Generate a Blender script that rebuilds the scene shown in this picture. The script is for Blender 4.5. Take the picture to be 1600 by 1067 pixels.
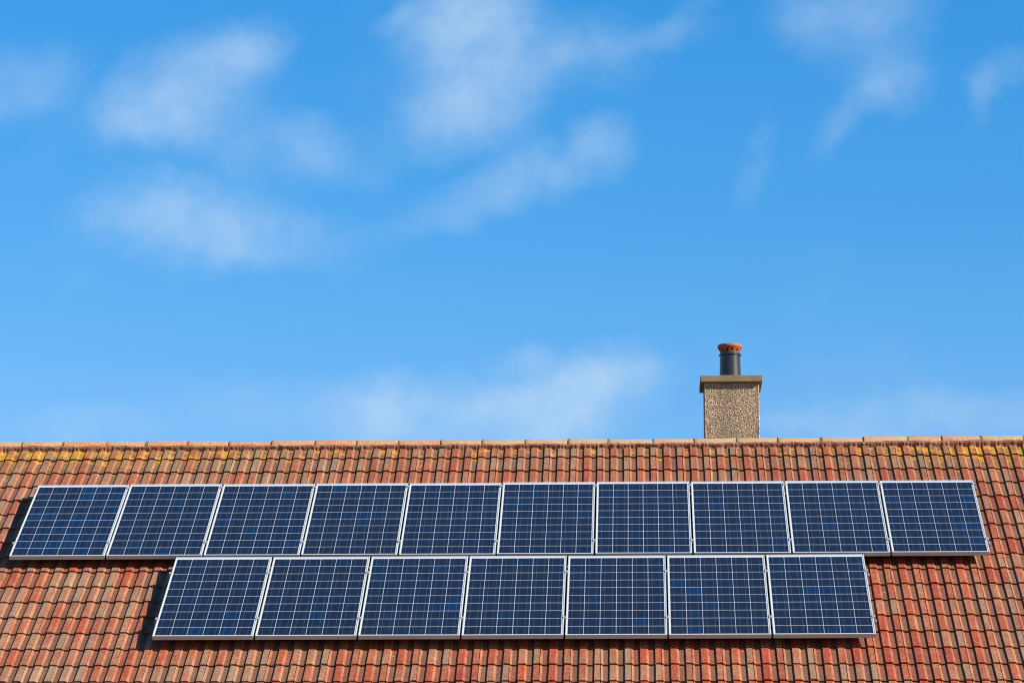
import bpy, math, random
from mathutils import Matrix, Vector

S = bpy.context.scene
COL = S.collection
for o in list(bpy.data.objects):
    bpy.data.objects.remove(o)
rad = math.radians
random.seed(11)

# ------------------------------------------------------------------ camera, sky, sun, exposure
Z0 = 6.385                                    # height of the array's top left corner above the ground
SLOPE = rad(35)
cs, sn = math.cos(SLOPE), math.sin(SLOPE)
CAM = Vector((6.54911601, -31.2165053, -4.78484488 + Z0))
M = ((0.99901153, -0.04381338, 0.00750726), (0.04443136, 0.97907455, -0.19859223), (0.00135083, 0.19872948, 0.98005345))
cam = bpy.data.cameras.new("camera")
cam.sensor_width = 36
cam.lens = 4568.1097 / 1600 * 36
cam.clip_end = 5000
co = bpy.data.objects.new("camera", cam)
COL.objects.link(co)
co.matrix_world = Matrix(((M[0][0], M[0][2], -M[0][1], CAM.x), (M[1][0], M[1][2], -M[1][1], CAM.y),
                          (M[2][0], M[2][2], -M[2][1], CAM.z), (0, 0, 0, 1)))
S.camera = co

ROOFM = Matrix(((1, 0, 0, 0), (0, cs, -sn, 0), (0, sn, cs, Z0), (0, 0, 0, 1)))   # roof frame: u along ridge, v up slope, n out
SUN_UVN = Vector((1.3, 0.05, 1.0))
L = (ROOFM.to_3x3() @ SUN_UVN).normalized()
sun_el = math.asin(L.z)
sun_az = math.atan2(L.x, L.y)
sd = bpy.data.lights.new("sun", 'SUN')
sd.energy = 5.0
sd.angle = rad(0.53)
sd.color = (1.0, 0.93, 0.82)
so = bpy.data.objects.new("sun", sd)
COL.objects.link(so)
so.rotation_euler = L.to_track_quat('Z', 'Y').to_euler()
so.location = (20, -20, 30)

S.render.engine = 'CYCLES'
S.view_settings.view_transform = 'Standard'
S.view_settings.look = 'None'
S.view_settings.exposure = 1.17
S.view_settings.gamma = 1.0
S.view_settings.use_curve_mapping = False
S.cycles.filter_width = 1.15
S.render.resolution_x = 1024
S.render.resolution_y = 682


class NT:
    """small helper round a node tree"""
    def __init__(self, tree):
        self.t = tree
        for n in list(tree.nodes):
            tree.nodes.remove(n)

    def n(self, kind, **kw):
        nd = self.t.nodes.new(kind)
        for k, v in kw.items():
            setattr(nd, k, v)
        return nd

    def put(self, sock, v):
        if isinstance(v, bpy.types.NodeSocket):
            self.t.links.new(v, sock)
        elif isinstance(v, (tuple, list)) and sock.type == 'RGBA' and len(v) == 3:
            sock.default_value = (*v, 1)
        else:
            sock.default_value = v

    def m(self, op, a, b=None, c=None, clamp=False):
        nd = self.n('ShaderNodeMath', operation=op, use_clamp=clamp)
        for i, x in enumerate((a, b, c)):
            if x is not None:
                self.put(nd.inputs[i], x)
        return nd.outputs[0]

    def mix(self, f, a, b, blend='MIX'):
        nd = self.n('ShaderNodeMix', data_type='RGBA', blend_type=blend)
        self.put(nd.inputs[0], f)
        self.put(nd.inputs[6], a)
        self.put(nd.inputs[7], b)
        return nd.outputs[2]

    def noise(self, vec, scale, detail=3, rough=0.55, out='Fac', lac=2.0):
        nd = self.n('ShaderNodeTexNoise')
        self.put(nd.inputs['Vector'], vec)
        nd.inputs['Scale'].default_value = scale
        nd.inputs['Detail'].default_value = detail
        nd.inputs['Roughness'].default_value = rough
        nd.inputs['Lacunarity'].default_value = lac
        return nd.outputs[out]

    def rng(self, v, a, b, c=0.0, d=1.0, smooth=True):
        nd = self.n('ShaderNodeMapRange', interpolation_type='SMOOTHSTEP' if smooth else 'LINEAR')
        for i, x in enumerate((v, a, b, c, d)):
            self.put(nd.inputs[i], x)
        return nd.outputs[0]

    def ramp(self, f, stops):
        nd = self.n('ShaderNodeValToRGB')
        self.put(nd.inputs[0], f)
        el = nd.color_ramp.elements
        while len(el) < len(stops):
            el.new(0.5)
        for e, (p, c) in zip(el, stops):
            e.position = p
            e.color = (*c, 1)
        return nd.outputs[0]

    def vm(self, op, a, b=None, scale=None):
        nd = self.n('ShaderNodeVectorMath', operation=op)
        self.put(nd.inputs[0], a)
        if b is not None:
            self.put(nd.inputs[1], b)
        if scale is not None:
            self.put(nd.inputs['Scale'], scale)
        return nd.outputs['Value'] if op == 'LENGTH' else nd.outputs[0]

    def sep(self, v):
        nd = self.n('ShaderNodeSeparateXYZ')
        self.put(nd.inputs[0], v)
        return nd.outputs

    def comb(self, x, y, z):
        nd = self.n('ShaderNodeCombineXYZ')
        for i, v in enumerate((x, y, z)):
            self.put(nd.inputs[i], v)
        return nd.outputs[0]


world = bpy.data.worlds.new("World")
S.world = world
world.use_nodes = True
W = NT(world.node_tree)
sky = W.n('ShaderNodeTexSky', sky_type='NISHITA')
sky.sun_disc = False
sky.sun_elevation = sun_el
sky.sun_rotation = sun_az
sky.air_density = 1.3
sky.dust_density = 0.0
sky.ozone_density = 10.0
sky.altitude = 0
hs = W.n('ShaderNodeHueSaturation')
hs.inputs['Hue'].default_value = 0.497
hs.inputs['Saturation'].default_value = 1.13
hs.inputs['Value'].default_value = 1.0
W.put(hs.inputs['Color'], sky.outputs[0])
STR = 0.072
tc = W.n('ShaderNodeTexCoord')
dx, dy, dz = W.sep(tc.outputs['Generated'])
az = W.m('MULTIPLY', W.m('ARCTAN2', dx, dy), 57.2958 * 0.97)
el = W.m('MULTIPLY', W.m('ARCSINE', dz), 57.2958)
P = W.comb(az, el, 0.0)
w1 = W.noise(P, 0.33, 3, 0.5, 'Color')
w2 = W.noise(P, 1.2, 5, 0.6, 'Color')
wa = W.vm('SCALE', W.vm('SUBTRACT', w1, (0.5, 0.5, 0.5)), scale=1.0)
wb = W.vm('SCALE', W.vm('SUBTRACT', w2, (0.5, 0.5, 0.5)), scale=0.72)
PW = W.vm('ADD', W.vm('ADD', P, wa), wb)
# wispy clouds, each an ellipse of sky given by azimuth, elevation, half extents (degrees), tilt, thickness
CLOUDS = [
    (-12.65, 16.1, 1.7, 1.0, 20, .5), (-9.30, 16.2, 1.9, 1.25, 25, .75), (-7.9, 17.0, 1.1, .7, 20, .62),
    (-8.5, 15.5, 2.6, 1.0, -15, .42), (-6.3, 15.15, 1.4, .7, -20, .35), (-10.0, 15.5, 1.3, .9, 0, .45),
    (-8.9, 13.7, 2.7, .95, 0, .72), (-9.6, 13.95, 1.7, .8, 0, .35), (-7.3, 13.35, 2.2, .7, 0, .35),
    (-3.35, 17.2, 1.8, 2.1, 0, .95), (-3.3, 17.5, 1.2, 1.5, 0, .55), (-3.6, 15.95, 2.3, .9, 15, .45), (-3.0, 15.7, 1.1, .7, 0, .3),
    (-4.9, 17.8, .7, .4, 20, .4), (-1.45, 17.2, 2.0, .9, 0, .4), (-.2, 17.3, 2.3, .4, 5, .30), (1.1, 17.75, 1.5, .34, 35, .13),
    (-3.3, 14.35, 2.5, .6, 20, .44), (-2.45, 14.75, 1.3, .75, 20, .28), (-.75, 15.3, .85, .85, 45, .52), (-1.35, 14.8, .95, .5, 50, .35),
    (4.35, 17.85, 1.9, 1.05, 0, .6), (4.0, 17.3, 1.1, .9, -20, .28), (5.1, 16.45, 1.1, .8, 0, .45), (4.35, 15.95, 1.5, .45, 50, .36),
    (7.6, 16.7, 1.1, .5, 25, .28), (6.95, 16.2, .4, .75, -15, .2), (2.35, 14.95, .36, 1.0, -25, .19),
    (-1.6, 10.3, 2.5, .9, 12, .9), (-.95, 10.65, 1.6, .65, 8, .65), (-2.3, 11.1, .8, .4, 0, .45), (-3.8, 10.1, 3.6, 1.0, 0, .58),
    (-5.0, 10.05, 1.1, 1.1, 20, .4), (-6.9, 10.2, 3.2, .6, 0, .3), (-10.7, 9.7, 2.2, .55, 0, .3), (5.6, 9.95, 3.6, .65, 0, .48),
    (3.1, 9.75, 1.2, .4, 0, .35), (15, 14, 4, 2, 10, .6), (-20, 13, 4, 1.6, 10, .6), (-2, 22, 3.5, 2, 0, .6), (8, 24, 5, 2, 20, .6), (-14, 25, 4, 2, 0, .6)]
dens = None
for (a, e, ra, re, rot, amp) in CLOUDS:
    mp = W.n('ShaderNodeMapping', vector_type='TEXTURE')
    W.put(mp.inputs['Vector'], PW)
    mp.inputs['Location'].default_value = (a * 0.97, e, 0)
    mp.inputs['Rotation'].default_value = (0, 0, rad(rot))
    mp.inputs['Scale'].default_value = (ra, re, 1)
    ln = W.vm('LENGTH', mp.outputs[0])
    b = W.rng(ln, 0.0, 1.15, amp, 0.0)
    dens = b if dens is None else W.m('ADD', dens, b)
fb = W.noise(P, 0.85, 5, 0.5)
tex = W.rng(fb, 0.30, 0.70, 0.42, 1.2, smooth=False)
thin = W.rng(W.noise(tc.outputs['Generated'], 5.0, 6, 0.6), 0.55, 0.8, 0.0, 0.35)
alpha = W.m('MULTIPLY', W.m('ADD', dens, thin), tex)
alpha = W.m('SUBTRACT', 1.0, W.m('POWER', 2.718, W.m('MULTIPLY', alpha, -0.68)))
CB = 0.457 / STR
ccol = (0.56 * CB, 0.73 * CB, 0.90 * CB)
sc_ = W.n('ShaderNodeSeparateColor')
W.put(sc_.inputs[0], hs.outputs[0])
cc_ = W.n('ShaderNodeCombineColor')
for i_, (pw, kk) in enumerate(((1.62, 1.17), (.90, 1.12), (.74, 1.60))):
    W.put(cc_.inputs[i_], W.m('MULTIPLY', W.m('POWER', sc_.outputs[i_], pw), kk))
skyc = W.mix(alpha, cc_.outputs[0], ccol)
bg = W.n('ShaderNodeBackground')
bg.inputs['Strength'].default_value = STR
W.put(bg.inputs['Color'], skyc)
wo = W.n('ShaderNodeOutputWorld')
W.t.links.new(bg.outputs[0], wo.inputs[0])


# ------------------------------------------------------------------ materials
def new_mat(name):
    m = bpy.data.materials.new(name)
    m.use_nodes = True
    t = NT(m.node_tree)
    b = t.n('ShaderNodeBsdfPrincipled')
    o = t.n('ShaderNodeOutputMaterial')
    t.t.links.new(b.outputs[0], o.inputs[0])
    return m, t, b


def bump(t, b, h, strength, dist):
    bp = t.n('ShaderNodeBump')
    bp.inputs['Strength'].default_value = strength
    bp.inputs['Distance'].default_value = dist
    t.put(bp.inputs['Height'], h)
    t.put(b.inputs['Normal'], bp.outputs[0])


def attr(t, name, kind='GEOMETRY'):
    a = t.n('ShaderNodeAttribute', attribute_type=kind, attribute_name=name)
    return a.outputs['Fac']


def roof_coords(t):
    """world position turned into roof coordinates (along ridge, up slope, out)"""
    g = t.n('ShaderNodeNewGeometry')
    mp = t.n('ShaderNodeMapping', vector_type='TEXTURE')
    t.put(mp.inputs['Vector'], g.outputs['Position'])
    mp.inputs['Location'].default_value = (0, 0, Z0)
    mp.inputs['Rotation'].default_value = (SLOPE, 0, 0)
    return mp.outputs[0]


def tile_material(name, kind):
    m, t, b = new_mat(name)
    rnd = attr(t, 'shade', kind)
    trough = attr(t, 'trough')
    joint = attr(t, 'joint')
    pc = roof_coords(t)
    pu, pv, pn = t.sep(pc)
    off = t.m('MULTIPLY', rnd, 37.0)
    ps = t.comb(t.m('ADD', pu, off), t.m('MULTIPLY', pv, 0.45), off)          # streaks run down the slope
    pi = t.comb(t.m('ADD', pu, off), pv, off)
    big = t.noise(pc, 0.55, 3, 0.6)
    n1 = t.noise(ps, 14, 4, 0.65)
    n2 = t.noise(pi, 45, 4, 0.7)
    n3 = t.noise(pi, 150, 2, 0.6)
    # how pale / weathered the face of this tile is
    w = t.m('MULTIPLY_ADD', rnd, 0.62, t.m('MULTIPLY_ADD', n1, 1.05, -0.43))
    w = t.m('ADD', w, t.m('MULTIPLY', joint, t.rng(n2, .3, .7, .05, .42)))
    w = t.m('ADD', w, t.m('MULTIPLY', t.m('SUBTRACT', big, 0.5), 0.5))
    w = t.m('ADD', w, t.m('MULTIPLY', t.m('SUBTRACT', n2, 0.5), 0.5))
    west = t.rng(pu, 0.0, 11.0, 0.13, -0.17, False)
    w = t.m('ADD', w, west, clamp=True)
    col = t.ramp(w, [(0.0, (.235, 0.0320, 0.0125)), (.22, (.285, 0.0529, 0.0196)), (.42, (.275, 0.0755, 0.0320)), (.62, (.265, 0.1113, 0.0570)), (.82, (.25, 0.1462, 0.0819)), (1.0, (.23, 0.1557, 0.0935))])
    blotch = t.noise(t.comb(t.m('ADD', pu, off), t.m('MULTIPLY', pv, .7), off), 22, 5, .72)
    col = t.mix(t.rng(blotch, .52, .72, 0, .7), col, (.24, 0.1368, 0.0748))
    col = t.mix(t.rng(blotch, .47, .30, 0, .6), col, (.25, 0.0453, 0.0178))
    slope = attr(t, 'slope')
    col = t.mix(t.m('MULTIPLY', slope, t.rng(n1, .35, .65, .1, .55)), col, (.31, 0.1415, 0.0730))  # painted highlight: sun-facing roll slopes tinted paler in the colour
    # grime settled in the channels
    g = t.m('MULTIPLY', trough, t.rng(t.m('ADD', t.noise(ps, 9, 4, .65), t.m('MULTIPLY', rnd, .25)), .35, .75, .45, .92))
    col = t.mix(g, col, t.mix(n2, (.145, 0.0490, 0.0231), (.13, 0.0773, 0.0392)))
    # grain
    col = t.mix(1.0, col, t.mix(t.rng(n2, .25, .75), (.70, .69, .68), (1.16, 1.16, 1.16)), 'MULTIPLY')
    col = t.mix(1.0, col, t.mix(t.rng(n3, .3, .7), (.80, .80, .80), (1.10, 1.10, 1.10)), 'MULTIPLY')
    # dull brown bloom and yellow lichen near the ridge
    high = t.rng(pv, -0.55, 1.15, 0, 1, False)
    ends = t.m('MAXIMUM', t.rng(pu, 3.6, 0.0, 0, 1), t.rng(pu, 8.2, 10.4, 0, 1))
    col = t.mix(t.m('MULTIPLY', t.m('MULTIPLY', high, t.rng(t.noise(pi, 20, 4, .7), .34, .66)), .62), col, (.135, .08, .038))
    li = t.m('ADD', t.noise(pc, 6.0, 4, .62), t.m('MULTIPLY', t.m('SUBTRACT', t.noise(pi, 30, 4, .65), .5), .55))
    thr = t.m('ADD', li, t.m('MULTIPLY', trough, .08))
    thr = t.m('ADD', thr, t.m('MULTIPLY', t.m('SUBTRACT', t.rng(pv, .0, 1.2, 0, 1, False), 1.0), .42))
    thr = t.m('ADD', thr, t.m('MULTIPLY_ADD', ends, .12, -.02))
    lich = t.rng(thr, .555, .605)
    lcol = t.mix(t.noise(pi, 60, 2, .6), (.40, .135, .004), (.35, .205, .012))
    col = t.mix(t.m('MULTIPLY', lich, .92), col, lcol)
    # greenish film towards both ends, and stains that run down over several courses
    film = t.m('MULTIPLY', t.m('MULTIPLY', ends, t.rng(pv, .2, 1.1, 0, 1)), t.rng(t.noise(pi, 12, 5, .7), .42, .68))
    col = t.mix(t.m('MULTIPLY', film, .6), col, (.17, .135, .03))
    run = t.noise(t.comb(pu, t.m('MULTIPLY', pv, .16), 0.0), 5.5, 5, .7)
    col = t.mix(1.0, col, t.mix(t.rng(run, .32, .68), (.76, .76, .78), (1.10, 1.09, 1.08)), 'MULTIPLY')
    # small pale chips
    chip = t.rng(t.noise(pi, 26, 2, .5), .745, .765)
    col = t.mix(t.m('MULTIPLY', chip, .8), col, (.36, .25, .19))
    t.put(b.inputs['Base Color'], col)
    b.inputs['Roughness'].default_value = .86
    b.inputs['Specular IOR Level'].default_value = .3
    bump(t, b, t.m('ADD', n2, t.m('MULTIPLY', n3, .5)), .5, .004)
    return m


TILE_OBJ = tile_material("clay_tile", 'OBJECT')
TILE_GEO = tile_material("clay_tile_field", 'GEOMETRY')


def ridge_material():
    m, t, b = new_mat("ridge_clay")
    rnd = attr(t, 'shade', 'OBJECT')
    pc = roof_coords(t)
    pu, pv, pn = t.sep(pc)
    off = t.m('MULTIPLY', rnd, 31.0)
    pi = t.vm('ADD', pc, t.comb(off, off, off))
    n1 = t.noise(pi, 9, 5, .68)
    n2 = t.noise(pi, 40, 4, .7)
    w = t.m('ADD', t.m('MULTIPLY', rnd, .66), t.m('MULTIPLY_ADD', n1, 1.5, -.6), clamp=True)
    col = t.ramp(w, [(0, (.2523, .0827, .0391)), (.3, (.2479, .1175, .0592)), (.6, (.2349, .1392, .0740)), (1, (.2132, .1549, .0853))])
    ends = t.m('MAXIMUM', t.rng(pu, 2.0, 0.0, 0, 1), t.rng(pu, 8.8, 10.4, 0, 1))
    col = t.mix(t.m('MULTIPLY', t.m('MULTIPLY_ADD', ends, .5, .2), t.rng(n2, .4, .65)), col, (.2175, .1653, .0696))
    col = t.mix(1.0, col, t.mix(t.rng(n2, .3, .7), (.6525, .6525, .6525), (1.12, 1.12, 1.12)), 'MULTIPLY')
    spot = t.rng(t.noise(pi, 18, 3, .6), .66, .72)
    col = t.mix(t.m('MULTIPLY', spot, .6), col, (.1392, .1131, .0783))
    t.put(b.inputs['Base Color'], col)
    b.inputs['Roughness'].default_value = .88
    bump(t, b, n2, .4, .004)
    return m


def noisy(name, c1, c2, scale, rough=.85, bstr=.3, bdist=.003, metal=0.0, fine=120, c3=None):
    m, t, b = new_mat(name)
    g = t.n('ShaderNodeNewGeometry')
    n1 = t.noise(g.outputs['Position'], scale, 5, .65)
    n2 = t.noise(g.outputs['Position'], fine, 3, .6)
    col = t.mix(t.rng(n1, .3, .7), c1, c2)
    if c3:
        col = t.mix(t.rng(t.noise(g.outputs['Position'], scale * 2.3, 4, .6), .55, .68), col, c3)
    col = t.mix(1.0, col, t.mix(n2, (.78, .78, .78), (1.2, 1.2, 1.2)), 'MULTIPLY')
    t.put(b.inputs['Base Color'], col)
    b.inputs['Roughness'].default_value = rough
    b.inputs['Metallic'].default_value = metal
    if bstr:
        bump(t, b, t.m('ADD', n1, n2), bstr, bdist)
    return m


RIDGE = ridge_material()
MORTAR = noisy("bedding_mortar", (.20, .062, .032), (.215, .095, .05), 7, .92, .5, .006, c3=(.235, .15, .095))
DECK = noisy("roofing_felt", (.03, .027, .025), (.05, .045, .04), 6, .95)
RENDER_WALL = noisy("pebble_bedding", (.28, .205, .128), (.22, .16, .098), 25, .95, .6, .006)
CAPCON = noisy("weathered_concrete", (.155, .11, .05), (.19, .14, .075), 9, .92, .5, .004, c3=(.15, .13, .032))
POTMAT = noisy("dark_clay", (.013, .013, .014), (.019, .019, .02), 12, .30, .08, .001)
COWLMAT = noisy("terracotta", (.29, .075, .032), (.235, .06, .027), 20, .8, .3, .003)
WALLMAT = noisy("painted_render", (.62, .58, .50), (.68, .64, .56), 3, .9, .4, .004)
SOOT = noisy("soot", (.008, .007, .006), (.014, .012, .011), 20, .95)
BACKTILE = noisy("back_slope_clay", (.30, .11, .06), (.24, .12, .07), 5, .9)
GRASSMAT = noisy("lawn", (.045, .075, .02), (.07, .095, .03), 1.5, .95, .5, .02, fine=30)
ALU = noisy("mill_aluminium", (.34, .35, .34), (.40, .41, .40), 6, .45, 0, metal=.5)


def frame_material():
    m, t, b = new_mat("anodised_frame")
    g = t.n('ShaderNodeNewGeometry')
    n1 = t.noise(g.outputs['Position'], 3, 4, .6)
    n2 = t.noise(g.outputs['Position'], 60, 3, .6)
    col = t.mix(n1, (.36, .39, .37), (.41, .44, .415))
    col = t.mix(t.m('MULTIPLY', t.rng(n2, .5, .7), .2), col, (.34, .33, .29))
    t.put(b.inputs['Base Color'], col)
    b.inputs['Metallic'].default_value = .1
    b.inputs['Roughness'].default_value = .42
    return m


def cell_material():
    m, t, b = new_mat("polycrystalline_cell")
    tone = attr(t, 'tone', 'OBJECT')
    viv = attr(t, 'vivid', 'OBJECT')
    oi = t.n('ShaderNodeTexCoord').outputs['Object']
    ox, oy, oz = t.sep(oi)
    off = t.m('MULTIPLY', tone, 19.0)
    pi = t.comb(t.m('ADD', ox, off), t.m('MULTIPLY', oy, .8), off)
    vo = t.n('ShaderNodeTexVoronoi', feature='F1')
    t.put(vo.inputs['Vector'], pi)
    vo.inputs['Scale'].default_value = 55
    flake = t.sep(vo.outputs['Color'])[0]
    st = t.noise(t.comb(t.m('ADD', t.m('MULTIPLY', ox, 2.2), off), t.m('MULTIPLY', oy, .25), off), 22, 3, .6)
    col = t.mix(tone, (.0048, .0054, .0080), (.0042, .0060, .0135))
    col = t.mix(viv, col, (.0018, .0125, .041))
    col = t.mix(1.0, col, t.mix(flake, (.72, .74, .78), (1.28, 1.26, 1.22)), 'MULTIPLY')
    col = t.mix(1.0, col, t.mix(t.rng(st, .3, .7), (.78, .78, .80), (1.3, 1.28, 1.2)), 'MULTIPLY')
    ax = t.m('ABSOLUTE', ox)
    bar = t.m('LESS_THAN', t.m('ABSOLUTE', t.m('SUBTRACT', ax, .039)), .0013)
    col = t.mix(t.m('MULTIPLY', bar, .30), col, (.17, .18, .195))
    t.put(b.inputs['Base Color'], col)
    gp = t.n('ShaderNodeNewGeometry').outputs['Position']
    dust = t.m('MULTIPLY', t.rng(t.noise(gp, 1.3, 5, .62), .35, .75), t.rng(t.noise(gp, 30, 4, .7), .25, .75, .35, 1.0))
    col = t.mix(t.m('MULTIPLY', dust, .055), col, (.16, .145, .12))
    t.put(b.inputs['Coat Roughness'], t.m('MULTIPLY_ADD', dust, .10, .05))
    b.inputs['Roughness'].default_value = .45
    b.inputs['Specular IOR Level'].default_value = .25
    b.inputs['Coat Weight'].default_value = 1.0
    b.inputs['Coat IOR'].default_value = 1.38
    return m


def sheet_material():
    m, t, b = new_mat("white_backsheet")
    g = t.n('ShaderNodeNewGeometry')
    n1 = t.noise(g.outputs['Position'], 9, 4, .6)
    t.put(b.inputs['Base Color'], t.mix(n1, (.37, .385, .405), (.41, .425, .445)))
    b.inputs['Roughness'].default_value = .5
    b.inputs['Coat Weight'].default_value = 1.0
    b.inputs['Coat Roughness'].default_value = .07
    b.inputs['Coat IOR'].default_value = 1.42
    return m


FRAME, CELL, SHEET = frame_material(), cell_material(), sheet_material()


def pebble_material():
    m, t, b = new_mat("pebbles")
    sh = attr(t, 'shade')
    col = t.ramp(sh, [(0, (.085, .055, .032)), (.25, (.27, .185, .11)), (.6, (.40, .295, .185)), (.85, (.48, .375, .25)), (.95, (.64, .55, .43)), (1, (.72, .66, .56))])
    gp = t.n('ShaderNodeNewGeometry').outputs['Position']
    gx, gy, gz = t.sep(gp)
    damp = t.noise(t.comb(gx, gy, t.m('MULTIPLY', gz, .5)), 4, 2, .5)
    col = t.mix(1.0, col, t.mix(t.rng(damp, .3, .7), (.78, .76, .73), (1.1, 1.1, 1.1)), 'MULTIPLY')
    t.put(b.inputs['Base Color'], col)
    b.inputs['Roughness'].default_value = .6
    return m


PEB = pebble_material()


# ------------------------------------------------------------------ mesh and object helpers
class MB:
    def __init__(self):
        self.v, self.f, self.a = [], [], {}

    def quad(self, *p):
        i = len(self.v)
        self.v += [tuple(x) for x in p]
        self.f.append(tuple(range(i, i + len(p))))

    def box(self, x0, x1, y0, y1, z0, z1):
        i = len(self.v)
        self.v += [(x, y, z) for z in (z0, z1) for y in (y0, y1) for x in (x0, x1)]
        for q in ((0, 2, 3, 1), (4, 5, 7, 6), (0, 1, 5, 4), (2, 6, 7, 3), (0, 4, 6, 2), (1, 3, 7, 5)):
            self.f.append(tuple(i + k for k in q))

    def lathe(self, prof, seg, cx=0, cy=0, skip=None):
        i0 = len(self.v)
        for (r, z) in prof:
            for k in range(seg):
                a = 2 * math.pi * k / seg
                self.v.append((cx + r * math.cos(a), cy + r * math.sin(a), z))
        for j in range(len(prof) - 1):
            for k in range(seg):
                if skip and skip(j, k):
                    continue
                k2 = (k + 1) % seg
                self.f.append((i0 + j * seg + k, i0 + j * seg + k2, i0 + (j + 1) * seg + k2, i0 + (j + 1) * seg + k))

    def mesh(self, name, mat, smooth=False):
        me = bpy.data.meshes.new(name)
        me.from_pydata(self.v, [], self.f)
        for n, vals in self.a.items():
            at = me.attributes.new(n, 'FLOAT', 'POINT')
            at.data.foreach_set('value', vals)
        me.materials.append(mat)
        if smooth:
            me.polygons.foreach_set('use_smooth', [True] * len(me.polygons))
        me.update()
        return me


def obj(name, me, parent=None, mat=None, **props):
    o = bpy.data.objects.new(name, me)
    COL.objects.link(o)
    if parent:
        o.parent = parent
    if mat is not None:
        o.matrix_local = mat
    for k, v in props.items():
        o[k] = v
    return o


def bevel(o, w, seg=2):
    md = o.modifiers.new("bevel", 'BEVEL')
    md.width = w
    md.segments = seg
    md.limit_method = 'ANGLE'


# ------------------------------------------------------------------ ground
g = MB()
g.quad((-1500, -1500, 0), (1500, -1500, 0), (1500, 1500, 0), (-1500, 1500, 0))
obj("ground", g.mesh("ground", GRASSMAT), kind='structure', label="green lawn around the house", category="ground")

# ------------------------------------------------------------------ house: roof, tiles, ridge, chimney
PITCH = .1473                        # one roll and channel
TW = PITCH * 2                       # cover width of a tile
N_TOP = -.134                        # roll tops below the plane of the panel glass
U_WALL = 6.647                       # a roll with a tile joint on it starts here (at v = 1)
RY, RZ = 1.13, .657                  # ridge apex (y, height above Z0)
U0, U1 = -2.1, 12.3
house = obj("house", None, mat=Matrix.Translation((5.1, 1.1, 0)),
            label="tiled house roof in weathered red and buff clay tiles with a pebbledashed chimney", category="house")
ROOTI = Matrix.Translation((-5.1, -1.1, 0))


def ridge_lift(u):                   # the old ridge dips a little in the middle
    return .0126 * ((u - 4.6) / 6.2) ** 2 - .001


d = MB()
nd = -.215
va, vb = -4.75, 1.17
p0, p1 = (U0, va, nd), (U1, va, nd)
q0, q1 = (U0, vb, nd), (U1, vb, nd)
d.quad(p0, p1, q1, q0)
d.quad((U0, va, nd - .03), (U0, vb, nd - .03), (U1, vb, nd - .03), (U1, va, nd - .03))
d.quad(p0, (U0, va, nd - .03), (U1, va, nd - .03), p1)
roof = obj("roof", d.mesh("roof", DECK), house, ROOTI @ ROOFM)

# back slope, gables and walls (none of them in view)
bs = MB()
apex_z = Z0 + RZ - .05
eave_y, eave_z = RY + 5.0, apex_z - 5.0 * math.tan(SLOPE)
bs.quad((U0, RY, apex_z), (U1, RY, apex_z), (U1, eave_y, eave_z), (U0, eave_y, eave_z))
bs.quad((U0, eave_y, eave_z - .05), (U1, eave_y, eave_z - .05), (U1, RY, apex_z - .05), (U0, RY, apex_z - .05))
obj("back_slope", bs.mesh("back_slope", BACKTILE), house, ROOTI.copy())
wl = MB()
fy = -3.35
fz = Z0 + (fy + .12) * math.tan(SLOPE) - .36
gx0, gx1 = U0 + .12, U1 - .12
by = eave_y - .3
bz = eave_z + .3 * math.tan(SLOPE) - .1
wl.quad((gx0, fy, 0), (gx1, fy, 0), (gx1, fy, fz), (gx0, fy, fz))
wl.quad((gx1, by, 0), (gx0, by, 0), (gx0, by, bz), (gx1, by, bz))
wl.quad((gx0, by, 0), (gx0, fy, 0), (gx0, fy, fz), (gx0, RY, apex_z - .2), (gx0, by, bz))
wl.quad((gx1, fy, 0), (gx1, by, 0), (gx1, by, bz), (gx1, RY, apex_z - .2), (gx1, fy, fz))
obj("wall", wl.mesh("wall", WALLMAT), house, ROOTI.copy())

# --- one double roll tile: x from a joint to the next, y up the slope from its lower edge
RH = .016
PROF = [(.0000, -.0030, 0), (.0020, -.0012, 0), (.0045, -.0012, 0), (.0235, -.0150, .25), (.0270, -.0160, 1), (.0818, -.0160, 1), (.0828, -.0142, .4),
        (.0868, -.0015, 0), (.0885, -.0002, 0), (.1490, 0, 0), (.1518, -.0012, 0), (.1708, -.0150, .25), (.1743, -.0160, 1), (.2291, -.0160, 1), (.2301, -.0142, .4),
        (.2341, -.0015, 0), (.2358, -.0002, 0), (.2888, .0008, 0), (.2902, -.0010, 0)]
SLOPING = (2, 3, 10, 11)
TH = .019
TILT = TH / .3276


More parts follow.
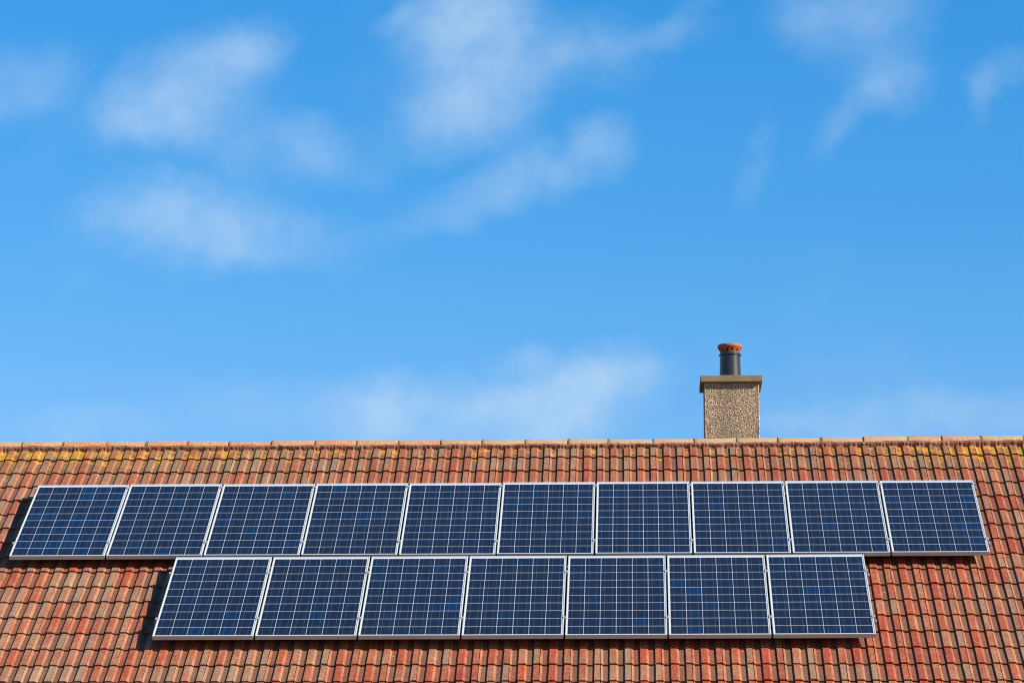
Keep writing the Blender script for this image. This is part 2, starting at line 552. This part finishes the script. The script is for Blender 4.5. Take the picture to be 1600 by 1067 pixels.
def tile_geom(mb, length, shade=None, at=(0, 0, 0), rot=0.0, jit=0.0, rng=random, lift=0.0, roll=0.0):
    """adds one tile; the butt edge is a little ragged"""
    n = len(PROF)
    c, s_ = math.cos(rot), math.sin(rot)
    i0 = len(mb.v)
    edge = [rng.uniform(-jit, jit) for _ in PROF]
    tr = mb.a.setdefault('trough', [])
    jo = mb.a.setdefault('joint', [])
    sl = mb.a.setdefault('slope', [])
    for row in range(3):
        for k, (x, z, tt) in enumerate(PROF):
            if row == 0:
                y, zz = edge[k] + .006, z - TH
            elif row == 1:
                y, zz = edge[k], z
            else:
                y, zz = length, z - TILT * length
            zz += lift * (1 - y / .36) + roll * (x - .147)
            X, Y = x * c - y * s_, x * s_ + y * c
            mb.v.append((at[0] + X, at[1] + Y, at[2] + zz))
            tr.append(tt)
            jo.append(1.0 if k >= 15 else 0.0)
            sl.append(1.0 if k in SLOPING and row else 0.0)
    for row in range(2):
        for k in range(n - 1):
            a = i0 + row * n + k
            mb.f.append((a, a + 1, a + n + 1, a + n))
    # right and left ends turned down into the interlock
    for k, sx in ((n - 1, 1), (0, -1)):
        a, b = i0 + n + k, i0 + 2 * n + k
        j = len(mb.v)
        for q in (b, a):
            mb.v.append((mb.v[q][0], mb.v[q][1], mb.v[q][2] - TH))
            tr.append(0.0)
            jo.append(1.0 if sx > 0 else 0.0)
            sl.append(0.0)
        mb.f.append((a, b, j, j + 1) if sx > 0 else (b, a, j + 1, j))
    if shade is not None:
        sh = mb.a.setdefault('shade', [])
        sh += [shade] * (len(mb.v) - len(sh))


tile_meshes = []
for q in range(5):
    mb = MB()
    tile_geom(mb, .36, jit=(.001, .002, .003, .0025, .0045)[q], rng=random.Random(q + 3))
    tile_meshes.append(mb.mesh("roof_tile", TILE_OBJ))
short = MB()
tile_geom(short, .30, jit=.002, rng=random.Random(77))
short_mesh = short.mesh("roof_tile", TILE_OBJ)


def v_butt(k):                       # courses counted down from the ridge
    return .903 - .3276 * k + .00064 * (k - 7.5) ** 2 - .012


PW_, PL_, PG = .992, 1.65, .020
P_STEP = PW_ + PG
ROW2_U, ROW_GAP = 1.74871, .0469
PANELS = [(i * P_STEP, -PL_) for i in range(10)] + [(ROW2_U + i * P_STEP, -2 * PL_ - ROW_GAP) for i in range(7)]


def covered(u, v, n):
    """is this roof point hidden from the photograph's viewpoint by a panel, or out of frame?"""
    p = ROOFM @ Vector((u, v, n))
    dv = p - CAM
    x = dv.x * M[0][0] + dv.y * M[1][0] + dv.z * M[2][0]
    y = dv.x * M[0][1] + dv.y * M[1][1] + dv.z * M[2][1]
    z = dv.x * M[0][2] + dv.y * M[1][2] + dv.z * M[2][2]
    px, py = 800 + 4568.1 * x / y, 533.5 - 4568.1 * z / y
    if px < 0 or px > 1600 or py > 1067:
        return True
    inv = ROOFM.inverted()
    cl = inv @ CAM
    for plane in (-.002, -.045):
        tt = (plane - n) / (cl.z - n)
        uu, vv = u + (cl.x - u) * tt, v + (cl.y - v) * tt
        for (a, b) in PANELS:
            if a <= uu <= a + PW_ and b <= vv <= b + PL_:
                return True
    return False


tiles = []
c0 = int((U0 - U_WALL - .066) / TW)
r1 = random.Random(5)
for k in range(0, 18):
    vb_ = v_butt(k)
    for c in range(c0, c0 + 48):
        u = U_WALL + .066 + c * TW - (vb_ - 1.0) * .0043
        score = 0
        for a in range(6):
            for b in range(4):
                if not covered(u + TW * (a + .5) / 6, vb_ + .3276 * (b + .5) / 4 * (1 if k else .8), N_TOP - .01):
                    score += 1 + .02 * k
        tiles.append([score, k, c, u, vb_, r1.random(), r1.random(), r1.random(), r1.random()])
tiles.sort(key=lambda q: -q[0])
field = MB()
n_vis = sum(1 for q in tiles if q[0] > 0)
print("visible tiles:", n_vis)
for i, (score, k, c, u, vb_, a1, a2, a3, a4) in enumerate(tiles):
    shade = min(1, max(0, a1))
    rot = (a2 - .5) * .016
    lift = (a3 - .3) * .0028
    roll = (a4 - .5) * .008
    dv = (a3 - .5) * .007
    if i < 300 and score > 0:
        mt = Matrix.Translation((u, vb_ + dv, N_TOP + lift)) @ Matrix.Rotation(rot, 4, 'Z') @ Matrix.Rotation(-roll, 4, 'Y') @ Matrix.Rotation(-lift / .36, 4, 'X')
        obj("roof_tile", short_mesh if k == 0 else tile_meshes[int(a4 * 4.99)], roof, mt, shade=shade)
    else:
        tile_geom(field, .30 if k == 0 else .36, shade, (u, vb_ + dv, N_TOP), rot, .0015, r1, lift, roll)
obj("tile_field", field.mesh("tile_field", TILE_GEO), roof, kind='stuff')

# --- ridge tiles (joints where the photograph shows them) and their mortar bedding
RJ = [-2.32, -1.85, -1.38, -.91, -.43, .04, .54, .99, 1.45, 1.93, 2.41, 2.89, 3.36, 3.83, 4.32, 4.78, 5.25, 5.74, 6.19, 6.68, 7.15, 7.62, 8.08, 8.56, 9.02, 9.51, 9.89, 10.33, 10.80, 11.27, 11.74, 12.21]
rr = random.Random(21)
for a, b in zip(RJ[:-1], RJ[1:]):
    mb = MB()
    seg = 10
    half = rad(76)
    ln_ = b - a - .004
    rows = ((0, .108), (.018, .1105), (.022, .108), (ln_, .1055))
    for (x, R_) in rows:
        for j in range(seg + 1):
            t_ = -half + 2 * half * j / seg
            mb.v.append((x, R_ * math.sin(t_), R_ * math.cos(t_) - .108))
    inner = len(mb.v)
    for x in (0, ln_):
        for j in range(seg + 1):
            t_ = -half + 2 * half * j / seg
            mb.v.append((x, .093 * math.sin(t_), .093 * math.cos(t_) - .108))
    for q in range(3):
        for j in range(seg):
            i = q * (seg + 1) + j
            mb.f.append((i, i + seg + 1, i + seg + 2, i + 1))
    for j in range(seg):
        mb.f.append((j, j + 1, inner + j + 1, inner + j))
        e = 3 * (seg + 1)
        mb.f.append((e + j + 1, e + j, inner + seg + 1 + j, inner + seg + 2 + j))
    for j in (0, seg):
        for q in range(3):
            pass
        mb.f.append((j, 3 * (seg + 1) + j, inner + seg + 1 + j, inner + j) if j else (inner + j, inner + seg + 1 + j, 3 * (seg + 1) + j, j))
    wm = Matrix.Translation((a + .002, RY + rr.uniform(-.003, .003), Z0 + RZ + ridge_lift((a + b) / 2) + rr.uniform(-.005, .004))) @ \
        Matrix.Rotation(rr.uniform(-.011, .011), 4, 'Y') @ Matrix.Rotation(rr.uniform(-.004, .004), 4, 'Z')
    sh = rr.random()
    for lo, hi, val in ((.0, .6, .1), (9.4, 10.4, .12), (3.6, 4.4, .3), (5.6, 8.4, .85), (10.4, 11.5, .95), (.6, 1.2, .8)):
        if lo <= (a + b) / 2 <= hi:
            sh = val + rr.uniform(-.1, .05)
    obj("ridge_tile", mb.mesh("ridge_tile", RIDGE, True), roof, ROOFM.inverted() @ wm, shade=max(0, sh))

mo = MB()
steps = int((U1 - U0) / .0184)
prev = None
inv = ROOFM.inverted()
for s in range(steps + 1):
    u = U0 + s * .0184
    ph = ((u - U_WALL) % PITCH)
    zoff = 0 if ph < .07 else (-(ph - .07) / .024 * RH if ph < .094 else -RH)
    lift = ridge_lift(u)
    jitter = rr.uniform(-.006, .006) + .008 * math.sin(u * 3.1) * math.sin(u * 7.7 + 1)
    creep = .006 * math.sin(u * 5.3) * math.sin(u * 13.1 + 2) + rr.uniform(-.003, .003)
    top = inv @ Vector((u, RY - .1095 + creep * .3, Z0 + RZ - .066 + creep + lift))
    vfoot = 1.150 + jitter
    foot = Vector((u, vfoot, N_TOP - TILT * (vfoot - .89) + zoff - .001))
    lip = Vector((u, vfoot + .006, foot.z + .009))
    mid = (top + lip) / 2 + Vector((0, -.004, .010 + rr.uniform(-.003, .003)))
    row = [top, mid, lip, foot]
    i = len(mo.v)
    mo.v += [tuple(x) for x in row]
    if prev is not None:
        for q in range(3):
            mo.f.append((prev + q, prev + q + 1, i + q + 1, i + q))
    prev = i
for a in RJ[1:-1]:
    if rr.random() < .35:
        continue
    seg, half = 9, rad(rr.uniform(62, 80))
    cz = Z0 + RZ - .108 + ridge_lift(a)
    ww, hh = rr.uniform(.007, .014), rr.uniform(.0015, .005)
    i0 = len(mo.v)
    for (x, R_) in ((-ww, .1065), (-ww * .3, .1095 + hh), (ww * .4, .1095 + hh), (ww, .1065)):
        for j in range(seg + 1):
            t_ = -half + 2 * half * j / seg
            q = R_ + rr.uniform(-.001, .0015)
            w_ = inv @ Vector((a + x + rr.uniform(-.002, .002), RY + q * math.sin(t_), cz + q * math.cos(t_)))
            mo.v.append(tuple(w_))
    for q in range(3):
        for j in range(seg):
            i = i0 + q * (seg + 1) + j
            mo.f.append((i, i + seg + 1, i + seg + 2, i + 1))
obj("ridge_mortar", mo.mesh("ridge_mortar", MORTAR), roof)

# --- chimney behind the ridge
CX0, CX1, CY0, CY1 = 7.276, 7.881, 1.364, 1.964
CZT = 1.334                                   # underside of the cap
ch = MB()
ch.box(CX0, CX1, CY0, CY1, Z0 - .2, Z0 + CZT)
chim = obj("chimney", ch.mesh("chimney", RENDER_WALL), house, ROOTI.copy(), label="pebbledashed chimney with a concrete cap behind the ridge")
pb = MB()
sh = pb.a.setdefault('shade', [])
rp = random.Random(8)
OCT = [(1, 0, 0), (-1, 0, 0), (0, 1, 0), (0, -1, 0), (0, 0, 1), (0, 0, -1)]
OF = [(0, 2, 4), (2, 1, 4), (1, 3, 4), (3, 0, 4), (2, 0, 5), (1, 2, 5), (3, 1, 5), (0, 3, 5)]


def pebble(x, y, z):
    big_ = rp.choice((.9, 1.0, 1.1, 1.4))
    s3 = [rp.uniform(.0040, .0066) * big_ for _ in range(3)]
    rm = Matrix.Rotation(rp.uniform(0, 6.3), 3, 'X') @ Matrix.Rotation(rp.uniform(0, 6.3), 3, 'Z')
    i = len(pb.v)
    for q in OCT:
        w = rm @ Vector((q[0] * s3[0], q[1] * s3[1], q[2] * s3[2]))
        pb.v.append((x + w.x, y + w.y, z + w.z))
    pb.f.extend(tuple(i + k for k in t_) for t_ in OF)
    c = rp.betavariate(1.9, 1.8)
    if rp.random() < .07:
        c = rp.uniform(.92, 1)
    sh.extend([c] * 6)


zb, zt = Z0 + .5, Z0 + CZT - .004
for _ in range(7600):
    pebble(rp.uniform(CX0 + .004, CX1 - .004), CY0 + .0002, rp.uniform(zb, zt))
for _ in range(3600):
    pebble(CX0 - .001, rp.uniform(CY0, CY1), rp.uniform(zb, zt))
    pebble(CX1 + .001, rp.uniform(CY0, CY1), rp.uniform(zb, zt))
for _ in range(900):
    pebble(rp.choice((CX0 + .003, CX1 - .003)) + rp.uniform(-.003, .003), CY0 + rp.uniform(-.003, .004), rp.uniform(zb, zt))
obj("pebbledash", pb.mesh("pebbledash", PEB), chim, kind='stuff')
cp = MB()
cp.box(CX0 - .050, CX1 + .046, CY0 - .054, CY1 + .05, Z0 + CZT + .002, Z0 + CZT + .077)
cap = obj("chimney_cap", cp.mesh("chimney_cap", CAPCON), chim, label="grey green concrete slab")
bevel(cap, .006)
PX, PY = 7.574, 1.664
ctz = Z0 + CZT + .077
fl = MB()
fl.lathe([(.20, ctz + .001), (.165, ctz + .012), (.130, ctz + .026), (.118, ctz + .026)], 28, PX, PY)
obj("flaunching", fl.mesh("flaunching", CAPCON, True), chim)
pt = MB()
ptop = Z0 + 1.730
pt.lathe([(.124, ctz - .004), (.1225, ctz + .05), (.1185, ctz + .18), (.1165, ptop - .036), (.120, ptop - .033), (.1285, ptop - .028), (.1285, ptop - .016), (.121, ptop - .011), (.1165, ptop - .008),
          (.1165, ptop), (.098, ptop), (.098, ctz)], 64, PX, PY)
obj("chimney_pot", pt.mesh("chimney_pot", POTMAT), chim, label="black chimney pot with a rim near its top")
cw = MB()
prof = [(.103, ptop - .008), (.108, ptop + .004), (.1135, ptop + .016), (.1265, ptop + .042), (.134, ptop + .056), (.140, ptop + .060), (.1415, ptop + .076), (.139, ptop + .092), (.131, ptop + .097),
        (.118, ptop + .097), (.116, ptop + .058), (.112, ptop + .042), (.102, ptop + .016), (.096, ptop + .006), (.09, ptop - .008)]
cw.lathe(prof, 60, PX, PY, skip=lambda j, k: j in (2, 11) and k % 5 in (1, 2))
fu = MB()
fu.lathe([(.0935, ptop - .2), (.0935, ptop + .086), (.088, ptop + .088)], 32, PX, PY)  # dark sooty liner, added behind the cowl's holes so they read as shaded
obj("flue_liner", fu.mesh("flue_liner", SOOT, True), chim)
obj("pot_cowl", cw.mesh("pot_cowl", COWLMAT, True), chim, label="orange terracotta cowl with a ring of dark holes")

# ------------------------------------------------------------------ solar panels
FT = .046                                   # frame depth
FW = .011                                   # flange width
fm = MB()
w2 = PW_ / 2
fm.box(-w2, w2, PL_ - FW, PL_, -FT, 0)
fm.box(-w2, w2, 0, FW, -FT, 0)
fm.box(-w2, -w2 + FW, FW, PL_ - FW, -FT, 0)
fm.box(w2 - FW, w2, FW, PL_ - FW, -FT, 0)
frame_me = fm.mesh("frame", FRAME)
sm = MB()
sm.box(-w2 + FW, w2 - FW, FW, PL_ - FW, -.010, -.0035)
sheet_me = sm.mesh("backsheet", SHEET)
CP_ = .1588                                 # cell pitch
CH = .0766
cm = MB()
z_ = -.0018
cm.box(-CH, CH, -CH + .0012, CH - .0012, -.0034, z_)
cell_me = cm.mesh("solar_cell", CELL)

UP = ["leftmost solar panel of the longer upper row, its cells the most vivid blue",
      "second solar panel from the left in the upper row, half of it over bare tiles",
      "third solar panel from the left end of the upper row",
      "fourth solar panel from the left in the upper row of ten",
      "fifth solar panel from the left in the upper row of ten",
      "sixth solar panel from the left in the upper row, just right of the row's middle",
      "seventh solar panel of the upper row, next one left of the panel below the chimney",
      "solar panel of the upper row standing directly below the chimney",
      "second solar panel from the right end of the upper row, just right of the chimney",
      "rightmost solar panel of the longer upper row, with bare tiles on its right and below"]
LO = ["leftmost solar panel of the shorter lower row, its shadow on the tiles beside it",
      "second solar panel from the left end of the lower row",
      "third solar panel from the left in the lower row of seven",
      "middle solar panel of the lower row of seven, three on each side",
      "fifth solar panel from the left in the lower row, third from its right end",
      "second solar panel from the right end of the lower row",
      "rightmost solar panel of the shorter lower row, with sunlit tiles on its right"]
rc = random.Random(4)
for i, (u, v) in enumerate(PANELS):
    mt = ROOFM @ Matrix.Translation((u + w2 + rc.uniform(-.0015, .0015), v + rc.uniform(-.002, .002), rc.uniform(-.0015, .0015))) @ \
        Matrix.Rotation(rc.uniform(-.0012, .0012), 4, 'X') @ Matrix.Rotation(rc.uniform(-.0012, .0012), 4, 'Y') @ Matrix.Rotation(rc.uniform(-.0008, .0008), 4, 'Z')
    root = obj("solar_panel", None, None, mt, label=UP[i] if i < 10 else LO[i - 10], category="solar panel",
               group="solar panels in the upper row" if i < 10 else "solar panels in the lower row")
    root.empty_display_size = .2
    fo = obj("frame", frame_me, root)
    bevel(fo, .0015, 2)
    obj("backsheet", sheet_me, root)
    pv_ = (.38, .12, .10, .04, .03, .09, .13, .07, .08, .14, .05, .03, .12, .05, .07, .09, .06)[i]
    base = rc.uniform(.2, .5) + (.3 if i == 0 else 0)
    for r in range(10):
        for c in range(6):
            viv = rc.uniform(.3, .85) if rc.random() < pv_ else rc.uniform(0, .12)
            tone = min(1, max(0, base + rc.gauss(0, .22)))
            obj("solar_cell", cell_me, root, Matrix.Translation(((c - 2.5) * CP_, .0185 + CH + (r * CP_), 0)), tone=tone, vivid=viv)

# ------------------------------------------------------------------ mounting rails with their clamps
RAILS = [(-.085, 0, 10, "aluminium rail under the top edge of the upper row of solar panels, nearest the ridge"),
         (-1.365, 0, 10, "aluminium rail under the lower part of the upper row of solar panels"),
         (-PL_ - ROW_GAP - .35, ROW2_U, 7, "aluminium rail under the upper part of the lower row of solar panels"),
         (-PL_ - ROW_GAP - 1.305, ROW2_U, 7, "aluminium rail under the lower part of the lower row of solar panels, lowest of all")]
mc = MB()
mc.box(-.019, .019, -.022, .022, .0005, .0040)
mc.box(-.005, .005, -.022, .022, -.050, .0005)
mc.lathe([(.0, .0075), (.006, .0075), (.0065, .004)], 8)
mid_me = mc.mesh("mid_clamp", ALU)
ec = MB()
ec.box(-.010, .022, -.022, .022, .0005, .0040)
ec.box(.004, .022, -.022, .022, -.050, .0005)
ec.box(.022, .030, -.022, .022, -.050, -.040)
end_me = ec.mesh("end_clamp", ALU)
for (v, u, n, lab) in RAILS:
    length = n * P_STEP - PG
    root = obj("mounting_rail", None, None, ROOFM @ Matrix.Translation((u + length / 2, v, -FT - .04)), label=lab, category="rail", group="rails carrying the solar panels")
    rb = MB()
    hl = length / 2 + .035
    rb.box(-hl, hl, -.018, .018, 0, .0385)
    obj("rail_bar", rb.mesh("rail_bar", ALU), root)
    hk = MB()
    x = -hl + .35
    while x < hl:
        hk.box(x - .02, x + .02, -.06, -.019, -.045, .03)
        x += 1.18
    obj("roof_hook", hk.mesh("roof_hook", ALU), root)
    for q in range(n - 1):
        obj("mid_clamp", mid_me, root, Matrix.Translation((-length / 2 + (q + 1) * P_STEP - PG / 2, 0, FT + .04)))
    obj("end_clamp", end_me, root, Matrix.Translation((length / 2 - .002, 0, FT + .04)))
    obj("end_clamp", end_me, root, Matrix.Translation((-length / 2 + .002, 0, FT + .04)) @ Matrix.Rotation(math.pi, 4, 'Z'))
